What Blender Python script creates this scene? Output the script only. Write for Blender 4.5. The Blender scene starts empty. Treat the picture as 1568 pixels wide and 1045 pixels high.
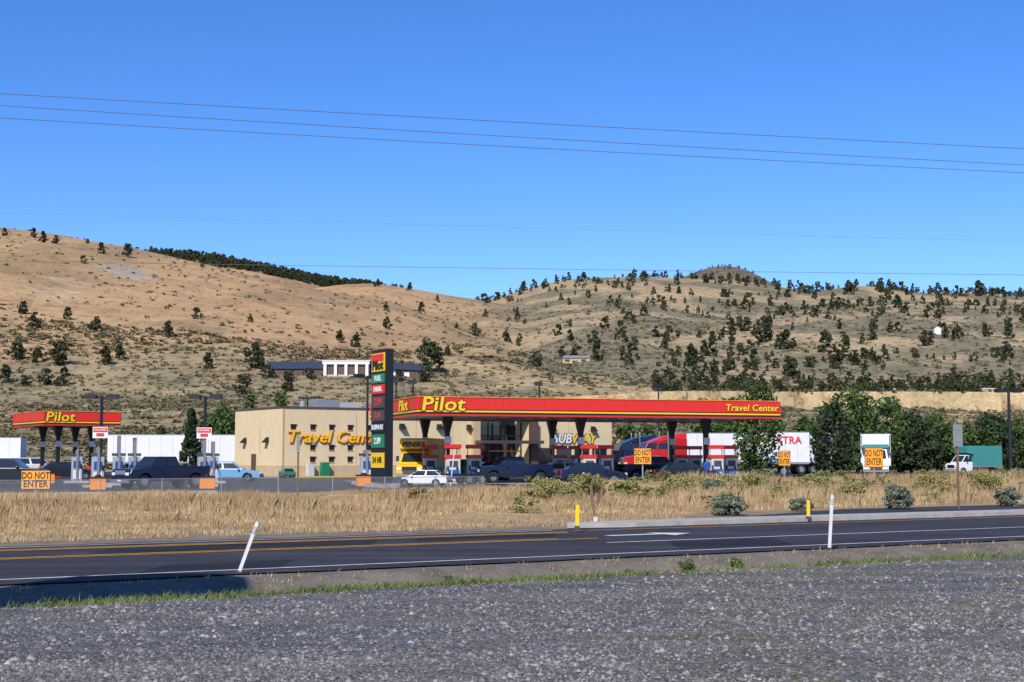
import bpy, math, random
import numpy as np
from mathutils import Vector, Matrix
rng=np.random.default_rng(7); random.seed(7)
F=2178.; CX=784.; CY=522.5; HC=2.2
PZ=.35; LZ=PZ+.02
PT=math.atan((700-522.5)/F); cP=math.cos(PT); sP=math.sin(PT)
scene=bpy.context.scene
COL=scene.collection
PI=math.pi
# ------------------------------------------------------------------ survey helpers
def slope(v):
    b=(CY-np.asarray(v,float))/F
    return (sP+cP*b)/(cP-sP*b)
def at(u,v,Y):
    b=(CY-v)/F; k=Y/(cP-sP*b)
    return Vector(((u-CX)/F*k, Y, HC+k*(sP+cP*b)))
def X(u,Y): return (u-CX)/F*Y/1.003

# ------------------------------------------------------------------ noise
def vn(x,y,seed=0):
    xi=np.floor(x).astype(np.int64); yi=np.floor(y).astype(np.int64)
    fx=x-xi; fy=y-yi
    fx=fx*fx*(3-2*fx); fy=fy*fy*(3-2*fy)
    def h(a,b):
        n=(a*374761393+b*668265263+seed*974634777)&0xffffffff
        n=((n^(n>>13))*1274126177)&0xffffffff
        n=n^(n>>16)
        return (n&0xffff)/65535.
    return (h(xi,yi)*(1-fx)+h(xi+1,yi)*fx)*(1-fy)+(h(xi,yi+1)*(1-fx)+h(xi+1,yi+1)*fx)*fy
def fbm(x,y,o=4,seed=0):
    s=0;a=1;t=0
    for i in range(o):
        s=s+a*vn(x*2**i,y*2**i,seed+i*7); t+=a; a*=.5
    return s/t
def ss(a,b,x):
    t=np.clip((x-a)/(b-a),0,1); return t*t*(3-2*t)

# ------------------------------------------------------------------ terrain
UG=np.arange(-3000,5001,5.)
def table(pts):
    us=[p[0] for p in pts]; vs=[p[1] for p in pts]
    t=np.interp(UG,us,vs)
    k=np.exp(-(np.arange(-8,9)*5/16.)**2/2); k/=k.sum()
    return np.convolve(np.pad(t,8,mode='edge'),k,mode='valid')
RIDGES=[
 (430,950,table([(-3000,400),(-800,330),(-300,338),(0,352),(100,366),(200,384),(300,405),(400,427),(500,447),(600,464),(680,492),(740,515),(800,540),(850,565),(900,600),(1000,660)])),
 (800,1800,table([(-3000,420),(0,400),(200,394),(240,395),(300,400),(350,408),(400,417),(450,428),(500,438),(600,450),(700,470),(900,520),(1100,600)])),
 (650,1400,table([(-3000,480),(300,470),(450,450),(520,438),(570,436),(620,443),(700,457),(740,463),(800,476),(860,500),(950,540),(1100,620)])),
 (520,1250,table([(300,700),(700,590),(760,540),(800,512),(850,488),(920,470),(1000,466),(1080,480),(1160,486),(1250,470),(1400,468),(1568,474),(2000,460),(5000,450)])),
 (700,1700,table([(300,660),(700,480),(740,464),(780,452),(830,438),(870,431),(900,429),(1000,429),(1060,430),(1130,434),(1200,443),(1250,450),(1320,441),(1400,452),(1500,450),(1568,458),(2000,440),(5000,430)])),
 (1300,2100,table([(300,700),(900,520),(1000,447),(1030,434),(1060,421),(1085,412),(1100,409),(1120,409),(1140,413),(1160,423),(1185,436),(1210,452),(1300,520),(1500,600)])),
]
def H(x,y):
    x=np.asarray(x,float); y=np.asarray(y,float)
    c=y-0.6*x
    z=-0.34*ss(25.2,27.2,c)*(1-ss(27.8,29.3,c))
    g=ss(53,60,c)*(1-ss(79,81.5,c))*(y<170)
    z=z+PZ*ss(53,77,c)
    z=z+(0.62*np.exp(-((c-72.5)/3.8)**2)*ss(-4,10,x))*(1-ss(78,81.5,c))
    z=z+g*0.2*(fbm(x*.35,y*.35,3,5)-.5)
    ys=np.maximum(y,60.)
    far=ss(182,215,y)
    base=PZ+far*(0.0815*np.clip(y-185,0,280)+0.02*np.clip(y-465,0,4000))
    base=base+far*(fbm(x*.02,y*.02,4,3)-.5)*9*ss(190,420,y)
    u=CX+F*x/ys*.997
    z=np.where(y>182,base,z)
    acc=z
    for Yf,Yc,tb in RIDGES:
        sc=slope(np.interp(u,UG,tb))
        zc=HC+Yc*sc
        zf=PZ+0.0815*(min(Yf,465)-185)+.02*max(0,Yf-465)-1.
        t=(y-Yf)/(Yc-Yf)
        pr=1.05-np.sqrt((1-t)**2+.0025)
        pr=np.where(t>1,1-.6*(t-1),np.minimum(pr,1))
        zz=zf+(zc-zf)*pr
        n=(fbm(x/150.+Yc,y/230.,5,11)-.5)*np.clip(t,0,1)*(26*np.clip(1-t,0,1)+4.)
        gul=np.abs(fbm(x/85.+Yc,y/300.,4,31)-.5)*np.clip(t*3,0,1)*36*np.clip(1.02-t,0,1)
        zz=zz+n+gul
        zz=np.where(t<-.1,-50,zz)
        acc=np.where(y>300,np.maximum(acc,zz)+np.log1p(np.exp(-np.abs(acc-zz)/2.))*2.*(np.abs(acc-zz)<16),acc)
    return acc
def h1(x,y): return float(H(np.array([x]),np.array([y]))[0])
YM=np.geomspace(190,2600,900)
def hit(u,v):
    b=(CY-v)/F; k=YM/(cP-sP*b)
    xs=(u-CX)/F*k; zs=HC+k*(sP+cP*b)
    hh=H(xs,YM); w=np.where(hh>=zs)[0]
    i=w[0] if len(w) else 700
    return Vector((xs[i],YM[i],hh[i]))

# ------------------------------------------------------------------ materials
def newmat(name):
    m=bpy.data.materials.new(name); m.use_nodes=True
    nt=m.node_tree; b=nt.nodes['Principled BSDF']
    return m,nt,b
def mathn(nt,op,a,b=None,c=None):
    n=nt.nodes.new('ShaderNodeMath'); n.operation=op
    for i,q in enumerate((a,b,c)):
        if q is None: continue
        if isinstance(q,(int,float)): n.inputs[i].default_value=q
        else: nt.links.new(q,n.inputs[i])
    return n.outputs[0]
def noise(nt,vec,scale,detail=5,rough=.6):
    n=nt.nodes.new('ShaderNodeTexNoise'); n.inputs['Scale'].default_value=scale
    n.inputs['Detail'].default_value=detail; n.inputs['Roughness'].default_value=rough
    if vec is not None: nt.links.new(vec,n.inputs['Vector'])
    return n.outputs['Fac']
def mrange(nt,val,a,b,c,d):
    n=nt.nodes.new('ShaderNodeMapRange')
    nt.links.new(val,n.inputs[0])
    for i,q in enumerate((a,b,c,d)): n.inputs[1+i].default_value=q
    return n.outputs[0]
def scalecol(nt,col,fac):
    n=nt.nodes.new('ShaderNodeVectorMath'); n.operation='SCALE'
    nt.links.new(col,n.inputs[0]); nt.links.new(fac,n.inputs['Scale'])
    return n.outputs[0]
def rgb(nt,c):
    n=nt.nodes.new('ShaderNodeRGB'); n.outputs[0].default_value=(*c,1); return n.outputs[0]
def mixc(nt,f,a,b):
    n=nt.nodes.new('ShaderNodeMix'); n.data_type='RGBA'
    nt.links.new(f,n.inputs[0]); nt.links.new(a,n.inputs[6]); nt.links.new(b,n.inputs[7])
    return n.outputs[2]
def coords(nt,kind='Object',rot=0,sc=(1,1,1)):
    t=nt.nodes.new('ShaderNodeTexCoord'); m=nt.nodes.new('ShaderNodeMapping')
    nt.links.new(t.outputs[kind],m.inputs[0]); m.inputs['Rotation'].default_value=(0,0,rot); m.inputs['Scale'].default_value=sc
    return m.outputs[0]
def bump(nt,b,h,strength,dist):
    n=nt.nodes.new('ShaderNodeBump'); n.inputs['Strength'].default_value=strength; n.inputs['Distance'].default_value=dist
    nt.links.new(h,n.inputs['Height']); nt.links.new(n.outputs[0],b.inputs['Normal'])
def mat(name,col,rough=.7,metal=0,var=.12,scale=3,island=0,bmp=0,spec=.4,lo=None):
    m,nt,b=newmat(name)
    v=coords(nt)
    f=mrange(nt,noise(nt,v,scale),.3,.7,1-var,1+var)
    c=rgb(nt,col)
    if island:
        g=nt.nodes.new('ShaderNodeNewGeometry')
        f=mathn(nt,'MULTIPLY',f,mrange(nt,g.outputs['Random Per Island'],0,1,1-island,1+island))
        if lo:
            wn=nt.nodes.new('ShaderNodeTexWhiteNoise'); wn.noise_dimensions='1D'
            nt.links.new(g.outputs['Random Per Island'],wn.inputs['W'])
            c=mixc(nt,wn.outputs['Value'],c,rgb(nt,lo))
    nt.links.new(scalecol(nt,c,f),b.inputs['Base Color'])
    b.inputs['Roughness'].default_value=rough; b.inputs['Metallic'].default_value=metal
    b.inputs['Specular IOR Level'].default_value=spec
    if bmp: bump(nt,b,noise(nt,v,scale*6),.5,bmp)
    return m
M={}
def paint(name,c,rough=.35,var=.05): M[name]=mat(name,c,rough,0,var,2,spec=.5); return M[name]
paint('red',(.72,.025,.015)); paint('yellow',(.88,.56,.015)); paint('black',(.012,.012,.013),.5); paint('white',(.76,.76,.76))
paint('offwhite',(.55,.54,.50),.6,.1); paint('navy',(.010,.016,.05),.25); paint('darkcar',(.015,.017,.022),.25); paint('blue',(.02,.09,.34)); paint('ltblue',(.16,.36,.55),.3)
paint('green',(.01,.20,.09)); paint('dkgreen',(.01,.05,.03)); paint('orange',(.88,.27,.02),.5); paint('signorange',(.9,.36,.02),.5); paint('teal',(.05,.25,.22)); paint('silver',(.4,.42,.43),.3)
paint('brownmetal',(.11,.06,.035),.5); paint('grey',(.22,.22,.23),.6); paint('dkgrey',(.06,.06,.065),.6); paint('redcab',(.5,.015,.015),.25)
paint('penske',(.85,.45,.01),.4); paint('wirecol',(.10,.10,.11),.6); paint('postwhite',(.62,.62,.60),.6,.12)
M['chrome']=mat('chrome',(.6,.6,.62),.2,1,.05); M['galv']=mat('galvanised_steel',(.38,.39,.40),.5,.6,.1)
M['glass']=mat('tinted_glass',(.018,.024,.03),.08,0,.1,2,spec=.8)
M['tyre']=mat('tyre_rubber',(.02,.02,.02),.9); M['wood']=mat('weathered_wood',(.17,.11,.07),.9,var=.3,scale=12)
M['stucco']=mat('tan_stucco',(.72,.56,.33),.9,var=.06,scale=1.2,bmp=.01); M['stucco2']=mat('tan_stucco_base',(.52,.38,.22),.9,var=.08,scale=1.5,bmp=.01)
M['conc']=mat('concrete',(.30,.29,.26),.9,var=.15,scale=1.5,bmp=.004); M['kerb']=mat('kerb_concrete',(.40,.37,.33),.9,var=.2,scale=2)
M['bark']=mat('bark',(.09,.065,.045),.95,var=.3,scale=6)
M['leafA']=mat('deciduous_leaves',(.042,.078,.018),.75,var=.4,scale=.6,island=.5,lo=(.085,.125,.034),spec=.2)
M['leafJ']=mat('juniper_foliage',(.030,.050,.022),.9,var=.3,scale=.5,island=.35,lo=(.05,.07,.03),spec=.2)
M['leafH']=mat('hill_juniper_foliage',(.036,.046,.022),.95,var=.35,scale=.05,island=.4,lo=(.066,.074,.038),spec=.1)
M['sage']=mat('sagebrush_foliage',(.14,.165,.115),.95,var=.25,scale=.3,island=.3,lo=(.20,.22,.15),spec=.1)
M['sagefar']=mat('hill_sage_foliage',(.13,.120,.068),.95,var=.3,scale=.03,island=.35,lo=(.22,.18,.10),spec=.1)
M['rabbit']=mat('rabbitbrush_foliage',(.20,.20,.07),.95,var=.25,scale=.6,island=.35,lo=(.36,.31,.11),spec=.1)
M['brush']=mat('green_brush_foliage',(.14,.16,.06),.95,var=.3,scale=.2,island=.35,lo=(.28,.26,.11),spec=.1)
def grass_mat():
    m,nt,b=newmat('dry_grass_blades'); P=coords(nt)
    g=nt.nodes.new('ShaderNodeNewGeometry')
    wn=nt.nodes.new('ShaderNodeTexWhiteNoise'); wn.noise_dimensions='1D'; nt.links.new(g.outputs['Random Per Island'],wn.inputs['W'])
    c=mixc(nt,wn.outputs['Value'],rgb(nt,(.40,.275,.14)),rgb(nt,(.66,.50,.285)))
    c=mixc(nt,mrange(nt,noise(nt,coords(nt,'Object',-.54,(.12,.5,1)),1.0,6,.7),.40,.60,0,.8),c,rgb(nt,(.32,.205,.11)))
    c=mixc(nt,mrange(nt,noise(nt,coords(nt,'Object',-.54,(.2,.4,1)),1.3,6,.7),.52,.64,0,.45),c,rgb(nt,(.26,.24,.11)))
    f=mathn(nt,'MULTIPLY',mrange(nt,noise(nt,P,.5,6,.7),.3,.7,.68,1.22),mrange(nt,g.outputs['Random Per Island'],0,1,.65,1.3))
    nt.links.new(scalecol(nt,c,f),b.inputs['Base Color']); b.inputs['Roughness'].default_value=.9; b.inputs['Specular IOR Level'].default_value=.15
    return m
M['drygrass']=grass_mat()
M['weed']=mat('green_weeds',(.085,.145,.03),.8,var=.3,scale=.8,island=.4,lo=(.16,.18,.06))
M['stone']=mat('gravel_stones',(.128,.122,.122),.95,var=.2,scale=1,island=.55,lo=(.28,.265,.255))
M['lit_clear']=mat('headlamp',(.7,.7,.68),.15)
M['yline']=mat('yellow_road_paint',(.62,.30,.035),.8,var=.3,scale=3); M['wline']=mat('white_road_paint',(.60,.60,.58),.8,var=.25,scale=3)
M['bluesteel']=mat('dark_metal_roof',(.035,.045,.075),.5); M['shingle']=mat('brown_shingles',(.12,.08,.06),.9,var=.2,scale=2)
M['pink']=mat('pale_masonry',(.40,.28,.22),.9)

def terrain_mat():
    m,nt,b=newmat('earth_and_dry_grass')
    a=nt.nodes.new('ShaderNodeAttribute'); a.attribute_name='Col'
    P=coords(nt)
    n1=mrange(nt,noise(nt,P,.9,8,.7),.3,.7,.7,1.3)
    n2=mrange(nt,noise(nt,P,.035,7,.75),.3,.7,.75,1.25)
    n3=mrange(nt,noise(nt,P,14,4,.7),.3,.7,.8,1.2)
    f=mathn(nt,'MULTIPLY',mathn(nt,'MULTIPLY',n1,n2),n3)
    s1=mrange(nt,noise(nt,coords(nt,'Object',0,(1,.6,.6)),.22,8,.8),.50,.60,0,.6)
    spk=mathn(nt,'MULTIPLY',s1,a.outputs['Alpha'])
    f2=mathn(nt,'SUBTRACT',1.0,spk)
    nt.links.new(scalecol(nt,a.outputs['Color'],mathn(nt,'MULTIPLY',f,f2)),b.inputs['Base Color'])
    b.inputs['Roughness'].default_value=.95; b.inputs['Specular IOR Level'].default_value=.1
    bump(nt,b,noise(nt,P,2.5,8,.7),.6,.12)
    return m
def gravel_mat():
    m,nt,b=newmat('grey_gravel')
    P=coords(nt)
    v=nt.nodes.new('ShaderNodeTexVoronoi'); v.inputs['Scale'].default_value=24; nt.links.new(P,v.inputs['Vector'])
    s=nt.nodes.new('ShaderNodeSeparateColor'); nt.links.new(v.outputs['Color'],s.inputs[0])
    st=mrange(nt,s.outputs[0],0,1,.45,1.55)
    big=noise(nt,coords(nt,'Object',-.35,(.07,.5,1)),1.0,6,.65)
    big2=noise(nt,coords(nt,'Object',-.35,(.22,1.3,1)),1.0,8,.78)
    c=mixc(nt,mrange(nt,big,.46,.66,0,1),rgb(nt,(.122,.118,.124)),rgb(nt,(.175,.158,.135)))
    sx=nt.nodes.new('ShaderNodeSeparateXYZ'); nt.links.new(P,sx.inputs[0])
    gr=mathn(nt,'MULTIPLY',mrange(nt,noise(nt,coords(nt,'Object',-.3,(.22,1.1,1)),1.0,7,.78),.46,.60,0,.8),mrange(nt,sx.outputs[0],-2,3,0,1))
    c=mixc(nt,gr,c,rgb(nt,(.165,.155,.075)))
    f=mathn(nt,'MULTIPLY',st,mrange(nt,big2,.3,.7,.6,1.4))
    nt.links.new(scalecol(nt,c,f),b.inputs['Base Color'])
    b.inputs['Roughness'].default_value=.95; b.inputs['Specular IOR Level'].default_value=.15
    hh=mathn(nt,'SUBTRACT',1.0,v.outputs['Distance'])
    bump(nt,b,hh,1,.035)
    return m
def asphalt_mat(name,c,rot):
    m,nt,b=newmat(name)
    P=coords(nt); Q=coords(nt,'Object',rot,(.03,.8,1))
    f=mathn(nt,'MULTIPLY',mrange(nt,noise(nt,Q,1.2,5,.6),.3,.7,.62,1.4),mrange(nt,noise(nt,P,25,3,.7),.3,.7,.85,1.15))
    f=mathn(nt,'MULTIPLY',f,mrange(nt,noise(nt,P,.3,4,.6),.35,.65,.82,1.18))
    nt.links.new(scalecol(nt,rgb(nt,c),f),b.inputs['Base Color'])
    b.inputs['Roughness'].default_value=.88; b.inputs['Specular IOR Level'].default_value=.2
    bump(nt,b,noise(nt,P,60,3),.4,.004)
    return m
M['terrain']=terrain_mat(); M['gravel']=gravel_mat()
M['road']=asphalt_mat('road_asphalt',(.042,.041,.045),-.54); M['pad']=asphalt_mat('lot_asphalt',(.045,.045,.050),-.3); M['road_dark']=asphalt_mat('darker_asphalt',(.022,.022,.024),-.54)

# ------------------------------------------------------------------ mesh helpers
def link(o): COL.objects.link(o); return o
def np_mesh(name,V,Fa,mats,mi=None):
    me=bpy.data.meshes.new(name)
    V=np.ascontiguousarray(V,dtype=np.float32); Fa=np.ascontiguousarray(Fa,dtype=np.int32)
    me.vertices.add(len(V)); me.vertices.foreach_set('co',V.ravel())
    k=Fa.shape[1]
    me.loops.add(Fa.size); me.loops.foreach_set('vertex_index',Fa.ravel())
    me.polygons.add(len(Fa)); me.polygons.foreach_set('loop_start',np.arange(len(Fa),dtype=np.int32)*k)
    for q in mats: me.materials.append(q)
    if mi is not None: me.polygons.foreach_set('material_index',np.asarray(mi,dtype=np.int32))
    me.update(calc_edges=True); me.validate()
    return me
class MB:
    def __init__(s): s.V=[];s.F=[];s.I=[];s.m=[]
    def mi(s,m):
        m=M[m] if isinstance(m,str) else m
        if m not in s.m: s.m.append(m)
        return s.m.index(m)
    def raw(s,V,Fs,m,T=None):
        o=len(s.V)
        for p in V:
            p=Vector(p)
            if T is not None: p=T@p
            s.V.append(tuple(p))
        k=s.mi(m)
        for f in Fs: s.F.append([i+o for i in f]); s.I.append(k)
    def poly(s,pts,m,T=None): s.raw(pts,[list(range(len(pts)))],m,T)
    def box(s,c,d,m,T=None,rz=0,ry=0):
        hx,hy,hz=d[0]/2,d[1]/2,d[2]/2
        V=[Vector((x*hx,y*hy,z*hz)) for z in(-1,1) for y in(-1,1) for x in(-1,1)]
        R=Matrix.Translation(c)@Matrix.Rotation(rz,4,'Z')@Matrix.Rotation(ry,4,'Y')
        if T is not None: R=T@R
        s.raw(V,[(0,2,3,1),(4,5,7,6),(0,1,5,4),(2,6,7,3),(0,4,6,2),(1,3,7,5)],m,R)
    def cyl(s,p0,p1,r0,r1,n,m,T=None):
        p0=Vector(p0);p1=Vector(p1);d=(p1-p0).normalized()
        a=d.orthogonal().normalized(); b=d.cross(a)
        V=[]
        for p,r in((p0,r0),(p1,r1)):
            for i in range(n):
                t=2*math.pi*i/n; V.append(p+r*(math.cos(t)*a+math.sin(t)*b))
        Fs=[(i,(i+1)%n,n+(i+1)%n,n+i) for i in range(n)]+[tuple(range(n-1,-1,-1)),tuple(range(n,2*n))]
        s.raw(V,Fs,m,T)
    def loft(s,secs,m,T=None):
        n=len(secs[0]); V=[p for q in secs for p in q]; Fs=[]
        for k in range(len(secs)-1):
            for i in range(n):
                j=(i+1)%n; Fs.append((k*n+i,k*n+j,(k+1)*n+j,(k+1)*n+i))
        Fs.append(tuple(range(n-1,-1,-1))); Fs.append(tuple(range((len(secs)-1)*n,len(secs)*n)))
        s.raw(V,Fs,m,T)
    def prism(s,prof,hw,m,ins=.05,T=None):
        cx=sum(p[0] for p in prof)/len(prof); cz=sum(p[1] for p in prof)/len(prof)
        def sec(y,k): return [(cx+(p[0]-cx)*(1-k),y,cz+(p[1]-cz)*(1-k*1.5)) for p in prof]
        s.loft([sec(-hw,ins),sec(-hw+.1,0),sec(hw-.1,0),sec(hw,ins)],m,T)
    def frustum(s,b,t,m,glass=None,T=None,gl=(1,1,1,1)):
        B=[Vector((b[0],-b[2],b[3])),Vector((b[1],-b[2],b[3])),Vector((b[1],b[2],b[3])),Vector((b[0],b[2],b[3]))]
        U=[Vector((t[0],-t[2],t[3])),Vector((t[1],-t[2],t[3])),Vector((t[1],t[2],t[3])),Vector((t[0],t[2],t[3]))]
        s.raw(B+U,[(0,3,2,1),(4,5,6,7),(0,1,5,4),(1,2,6,5),(2,3,7,6),(3,0,4,7)],m,T)
        if glass:
            q=[(B[0],B[1],U[1],U[0],2),(B[1],B[2],U[2],U[1],1),(B[2],B[3],U[3],U[2],2),(B[3],B[0],U[0],U[3],1)]
            for k,(a,bb,c,d,n) in enumerate(q):
                if not gl[k]: continue
                for j in range(n):
                    e=.07 if n==1 else .05
                    u0=(j+e)/n+ (0.01 if j else 0); u1=(j+1-e)/n
                    s.panel((a,bb,c,d),u0,u1,.12,.9,glass,.008,T)
    def panel(s,Q,u0,u1,v0,v1,m,off,T=None):
        a,b,c,d=[Vector(q) for q in Q]
        f=lambda u,v:(a.lerp(b,u)).lerp(d.lerp(c,u),v)
        n=(b-a).cross(d-a).normalized()*off
        s.poly([f(u0,v0)+n,f(u1,v0)+n,f(u1,v1)+n,f(u0,v1)+n],m,T)
    def wheel(s,x,y,r,w,T=None):
        sg=1 if y>0 else -1
        s.cyl((x,y-w/2,r),(x,y+w/2,r),r,r,18,'tyre',T)
        s.cyl((x,y+sg*w/2,r),(x,y+sg*(w/2+.015),r),r*.6,r*.55,12,'chrome',T)
    def text(s,txt,size,T,m,bold=.0,ext=.01,shear=0,sx=1,align='CENTER'):
        cu=bpy.data.curves.new('t','FONT'); cu.body=txt; cu.size=size; cu.extrude=ext; cu.offset=bold; cu.shear=shear
        cu.align_x=align; cu.align_y='CENTER'; cu.resolution_u=2; cu.space_character=1.02
        o=bpy.data.objects.new('t',cu); COL.objects.link(o)
        dg=bpy.context.evaluated_depsgraph_get(); ev=o.evaluated_get(dg); me=ev.to_mesh()
        V=[Vector((v.co.x*sx,v.co.y,v.co.z)) for v in me.vertices]; Fs=[tuple(p.vertices) for p in me.polygons]
        s.raw(V,Fs,m,T@Matrix.Rotation(math.pi/2,4,'X')); ev.to_mesh_clear()
        bpy.data.objects.remove(o); bpy.data.curves.remove(cu)
    def obj(s,name,loc=(0,0,0),rz=0,bev=0,scale=None):
        me=bpy.data.meshes.new(name); me.from_pydata(s.V,[],s.F)
        for q in s.m: me.materials.append(q)
        me.polygons.foreach_set('material_index',s.I); me.update()
        o=bpy.data.objects.new(name,me); o.location=loc; o.rotation_euler=(0,0,rz); link(o)
        if scale: o.scale=scale
        if bev:
            b=o.modifiers.new('bevel','BEVEL'); b.width=bev; b.segments=2; b.limit_method='ANGLE'; b.angle_limit=.6
        return o
TR=Matrix.Translation
RZ=lambda a:Matrix.Rotation(a,4,'Z')

# ------------------------------------------------------------------ ground sheet
def build_ground():
    a=np.concatenate([np.linspace(-2.2,-.5,60,endpoint=False),np.linspace(-.5,.5,640,endpoint=False),np.linspace(.5,2.2,61)])
    Y=np.concatenate([np.arange(-38,12,2.),np.arange(12,95,.45),np.arange(95,190,2.5),np.geomspace(190,2300,330),np.geomspace(2350,6500,20)])
    A,YY=np.meshgrid(a,Y); XX=A*(YY+40*np.exp(-np.maximum(YY,0)/60.)+2)
    Z=H(XX,YY); Z=np.where(YY>2350,np.minimum(Z,60),Z)
    V=np.stack([XX,YY,Z],-1).reshape(-1,3)
    ny,nx=XX.shape; i=np.arange(ny*nx).reshape(ny,nx)
    Fa=np.stack([i[:-1,:-1],i[:-1,1:],i[1:,1:],i[1:,:-1]],-1).reshape(-1,4)
    me=np_mesh('ground_terrain',V,Fa,[M['terrain']])
    me.polygons.foreach_set('use_smooth',np.ones(len(Fa),dtype=bool))
    x=V[:,0];y=V[:,1];z=V[:,2];c=y-.6*x; u=CX+F*x/np.maximum(y,60)
    def C(*t): return np.array(t)[None,:]
    def mx(A_,B_,w): return A_*(1-w[:,None])+B_*w[:,None]
    col=np.repeat(C(.18,.155,.125),len(V),0)
    col=mx(col,C(.22,.175,.125),ss(41,43,c)); col=mx(col,C(.34,.24,.135),ss(47,52,c))
    n=fbm(x/28.,y/28.,5,21); n2=fbm(x/9.,y/14.,4,22)
    flat=mx(np.repeat(C(.44,.325,.17),len(V),0),np.repeat(C(.20,.18,.105),len(V),0),ss(.42,.58,n*.6+n2*.4))
    left=(1-ss(520,760,u))*ss(215,260,y)
    flat=mx(flat,C(.22,.185,.115),left*.5)
    right=ss(760,900,u)*ss(200,240,y)*(1-ss(420,520,y+(n2-.5)*120))*ss(.3,.6,fbm(x/40.,y/18.,4,27)); flat=mx(flat,C(.48,.35,.18),right*.7)
    col=mx(col,flat,ss(184,195,y))
    hl=mx(np.repeat(C(.48,.305,.155),len(V),0),np.repeat(C(.36,.24,.125),len(V),0),ss(.42,.62,fbm(x/60.,y/140.,5,41)))
    hr=mx(np.repeat(C(.43,.32,.18),len(V),0),np.repeat(C(.22,.19,.115),len(V),0),ss(.40,.58,fbm(x/45.,y/70.,5,51)))
    rt=ss(660,840,u+(fbm(x/60.,y/60.,3,9)-.5)*160)
    hill=mx(hl,hr,rt)
    col=mx(col,hill,ss(400,580,y+ (n-.5)*260))
    for (pu,pv,r,cc) in ((190,415,14,(.40,.36,.31)),(215,425,11,(.42,.38,.33)),(105,430,9,(.50,.37,.23)),(90,450,11,(.48,.35,.22))):
        p=hit(pu,pv); d=np.hypot((x-p.x)/1.3,(y-p.y)/2.2)+ (fbm(x/6.,y/6.,3,8)-.5)*14
        col=mx(col,C(*cc),(1-ss(r*.4,r,d))*.6)
    pk=ss(1900,2000,y)*ss(1000,1060,u)*(1-ss(1180,1230,u)); col=mx(col,C(.15,.12,.085),pk*.8)
    spk=ss(185,240,y)*(1-.5*(1-rt)*ss(480,600,y))
    at_=me.color_attributes.new('Col','FLOAT_COLOR','POINT')
    at_.data.foreach_set('color',np.concatenate([col,spk[:,None]],1).astype(np.float32).ravel())
    link(bpy.data.objects.new('ground_terrain',me))
build_ground()

def rp(c,x,z): return (x,c+.6*x,z)
def strip(c0,c1,x0,x1,z,m,n=60,jit=0,seed=0):
    xs=np.linspace(x0,x1,n); mb=MB()
    j0=(fbm(xs*1.3,xs*0,4,seed)-.5)*jit; j1=(fbm(xs*1.3,xs*0+9,4,seed+3)-.5)*jit
    for i in range(n-1):
        mb.poly([rp(c0+j0[i],xs[i],z),rp(c0+j0[i+1],xs[i+1],z),rp(c1+j1[i+1],xs[i+1],z),rp(c1+j1[i],xs[i],z)],m)
    return mb
mb=MB(); xs=np.linspace(-70,70,281); jj=(fbm(xs*.9,xs*0+3,4,3)-.5)*1.5
for i in range(280):
    mb.poly([(xs[i],-36,.02),(xs[i+1],-36,.02),rp(24.9+jj[i+1],xs[i+1],.02),rp(24.9+jj[i],xs[i],.02)],'gravel')
mb.obj('gravel_lot')
mb=strip(29.75,42.3,-120,130,.03,'road',400,.3)
for (c0,c1,x0,x1) in((37.6,40.0,-9.5,-3.5),(31.1,33.2,-7,-4.6),(38.6,39.9,-2.5,1.2),(31.5,34.3,4,7)):  # darker areas with uneven edges laid over the road surface
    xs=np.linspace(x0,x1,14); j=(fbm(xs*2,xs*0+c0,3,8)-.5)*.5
    for i in range(13): mb.poly([rp(c0+j[i],xs[i],.034),rp(c0+j[i+1],xs[i+1],.034),rp(c1+j[i+1],xs[i+1],.034),rp(c1+j[i],xs[i],.034)],'road_dark')
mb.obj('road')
mk=strip(30.75,30.90,-120,130,.039,'wline',150)
def addline(c0,c1,x0,x1,m,z=.039):
    n=max(2,int((x1-x0)/4)); xs=np.linspace(x0,x1,n)
    for i in range(n-1): mk.poly([rp(c0,xs[i],z),rp(c0,xs[i+1],z),rp(c1,xs[i+1],z),rp(c1,xs[i],z)],m)
addline(41.55,41.68,-120,1.2,'wline')
addline(36.85,37.02,-120,2.3,'yline'); addline(37.25,37.40,-120,1.2,'yline')
addline(40.05,40.24,-120,1.6,'yline'); addline(40.45,40.62,-120,1.6,'yline')
addline(34.8,34.96,2.4,130,'wline'); addline(40.9,41.06,1.8,130,'yline')
ar=[(-1.6,-.1),(.2,-.1),(.2,-.45),(1.3,.0),(.2,.45),(.2,.12),(-1.6,.12)]
ct=.857; st_=.514
mk.poly([(4.0+ct*p[0]-st_*p[1]*1.6,37.9+.6*4.0+st_*p[0]+ct*p[1]*1.6,.039) for p in ar],'wline')
mk.obj('road_markings')
mb=MB(); xs=np.linspace(7,130,90)
for i in range(89):
    w=lambda x:46.3+5.4*min(1,(x-7)/7.)
    mb.poly([rp(46.25,xs[i],.025),rp(46.25,xs[i+1],.025),rp(w(xs[i+1]),xs[i+1],.025),rp(w(xs[i]),xs[i],.025)],'road')
mb.obj('ramp_road')
mb=MB(); N=60; xs=np.linspace(1.7,130,N)
for i in range(N-1):
    a0,b0=42.35 if i else 43.0,44.2 if i else 43.6
    p=[rp(a0,xs[i],.02),rp(42.35,xs[i+1],.02),rp(44.2,xs[i+1],.02),rp(b0,xs[i],.02)]
    t=[(q[0],q[1],.16) for q in p]
    mb.raw(p+t,[(4,5,6,7),(0,1,5,4),(2,3,7,6)]+([(3,0,4,7)] if i==0 else []),'kerb')
mb.obj('kerbed_traffic_island')
mb=MB()
def lot(c,x): return (x,c+.6*x,LZ)
xs=np.linspace(-75,62,60)
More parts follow.
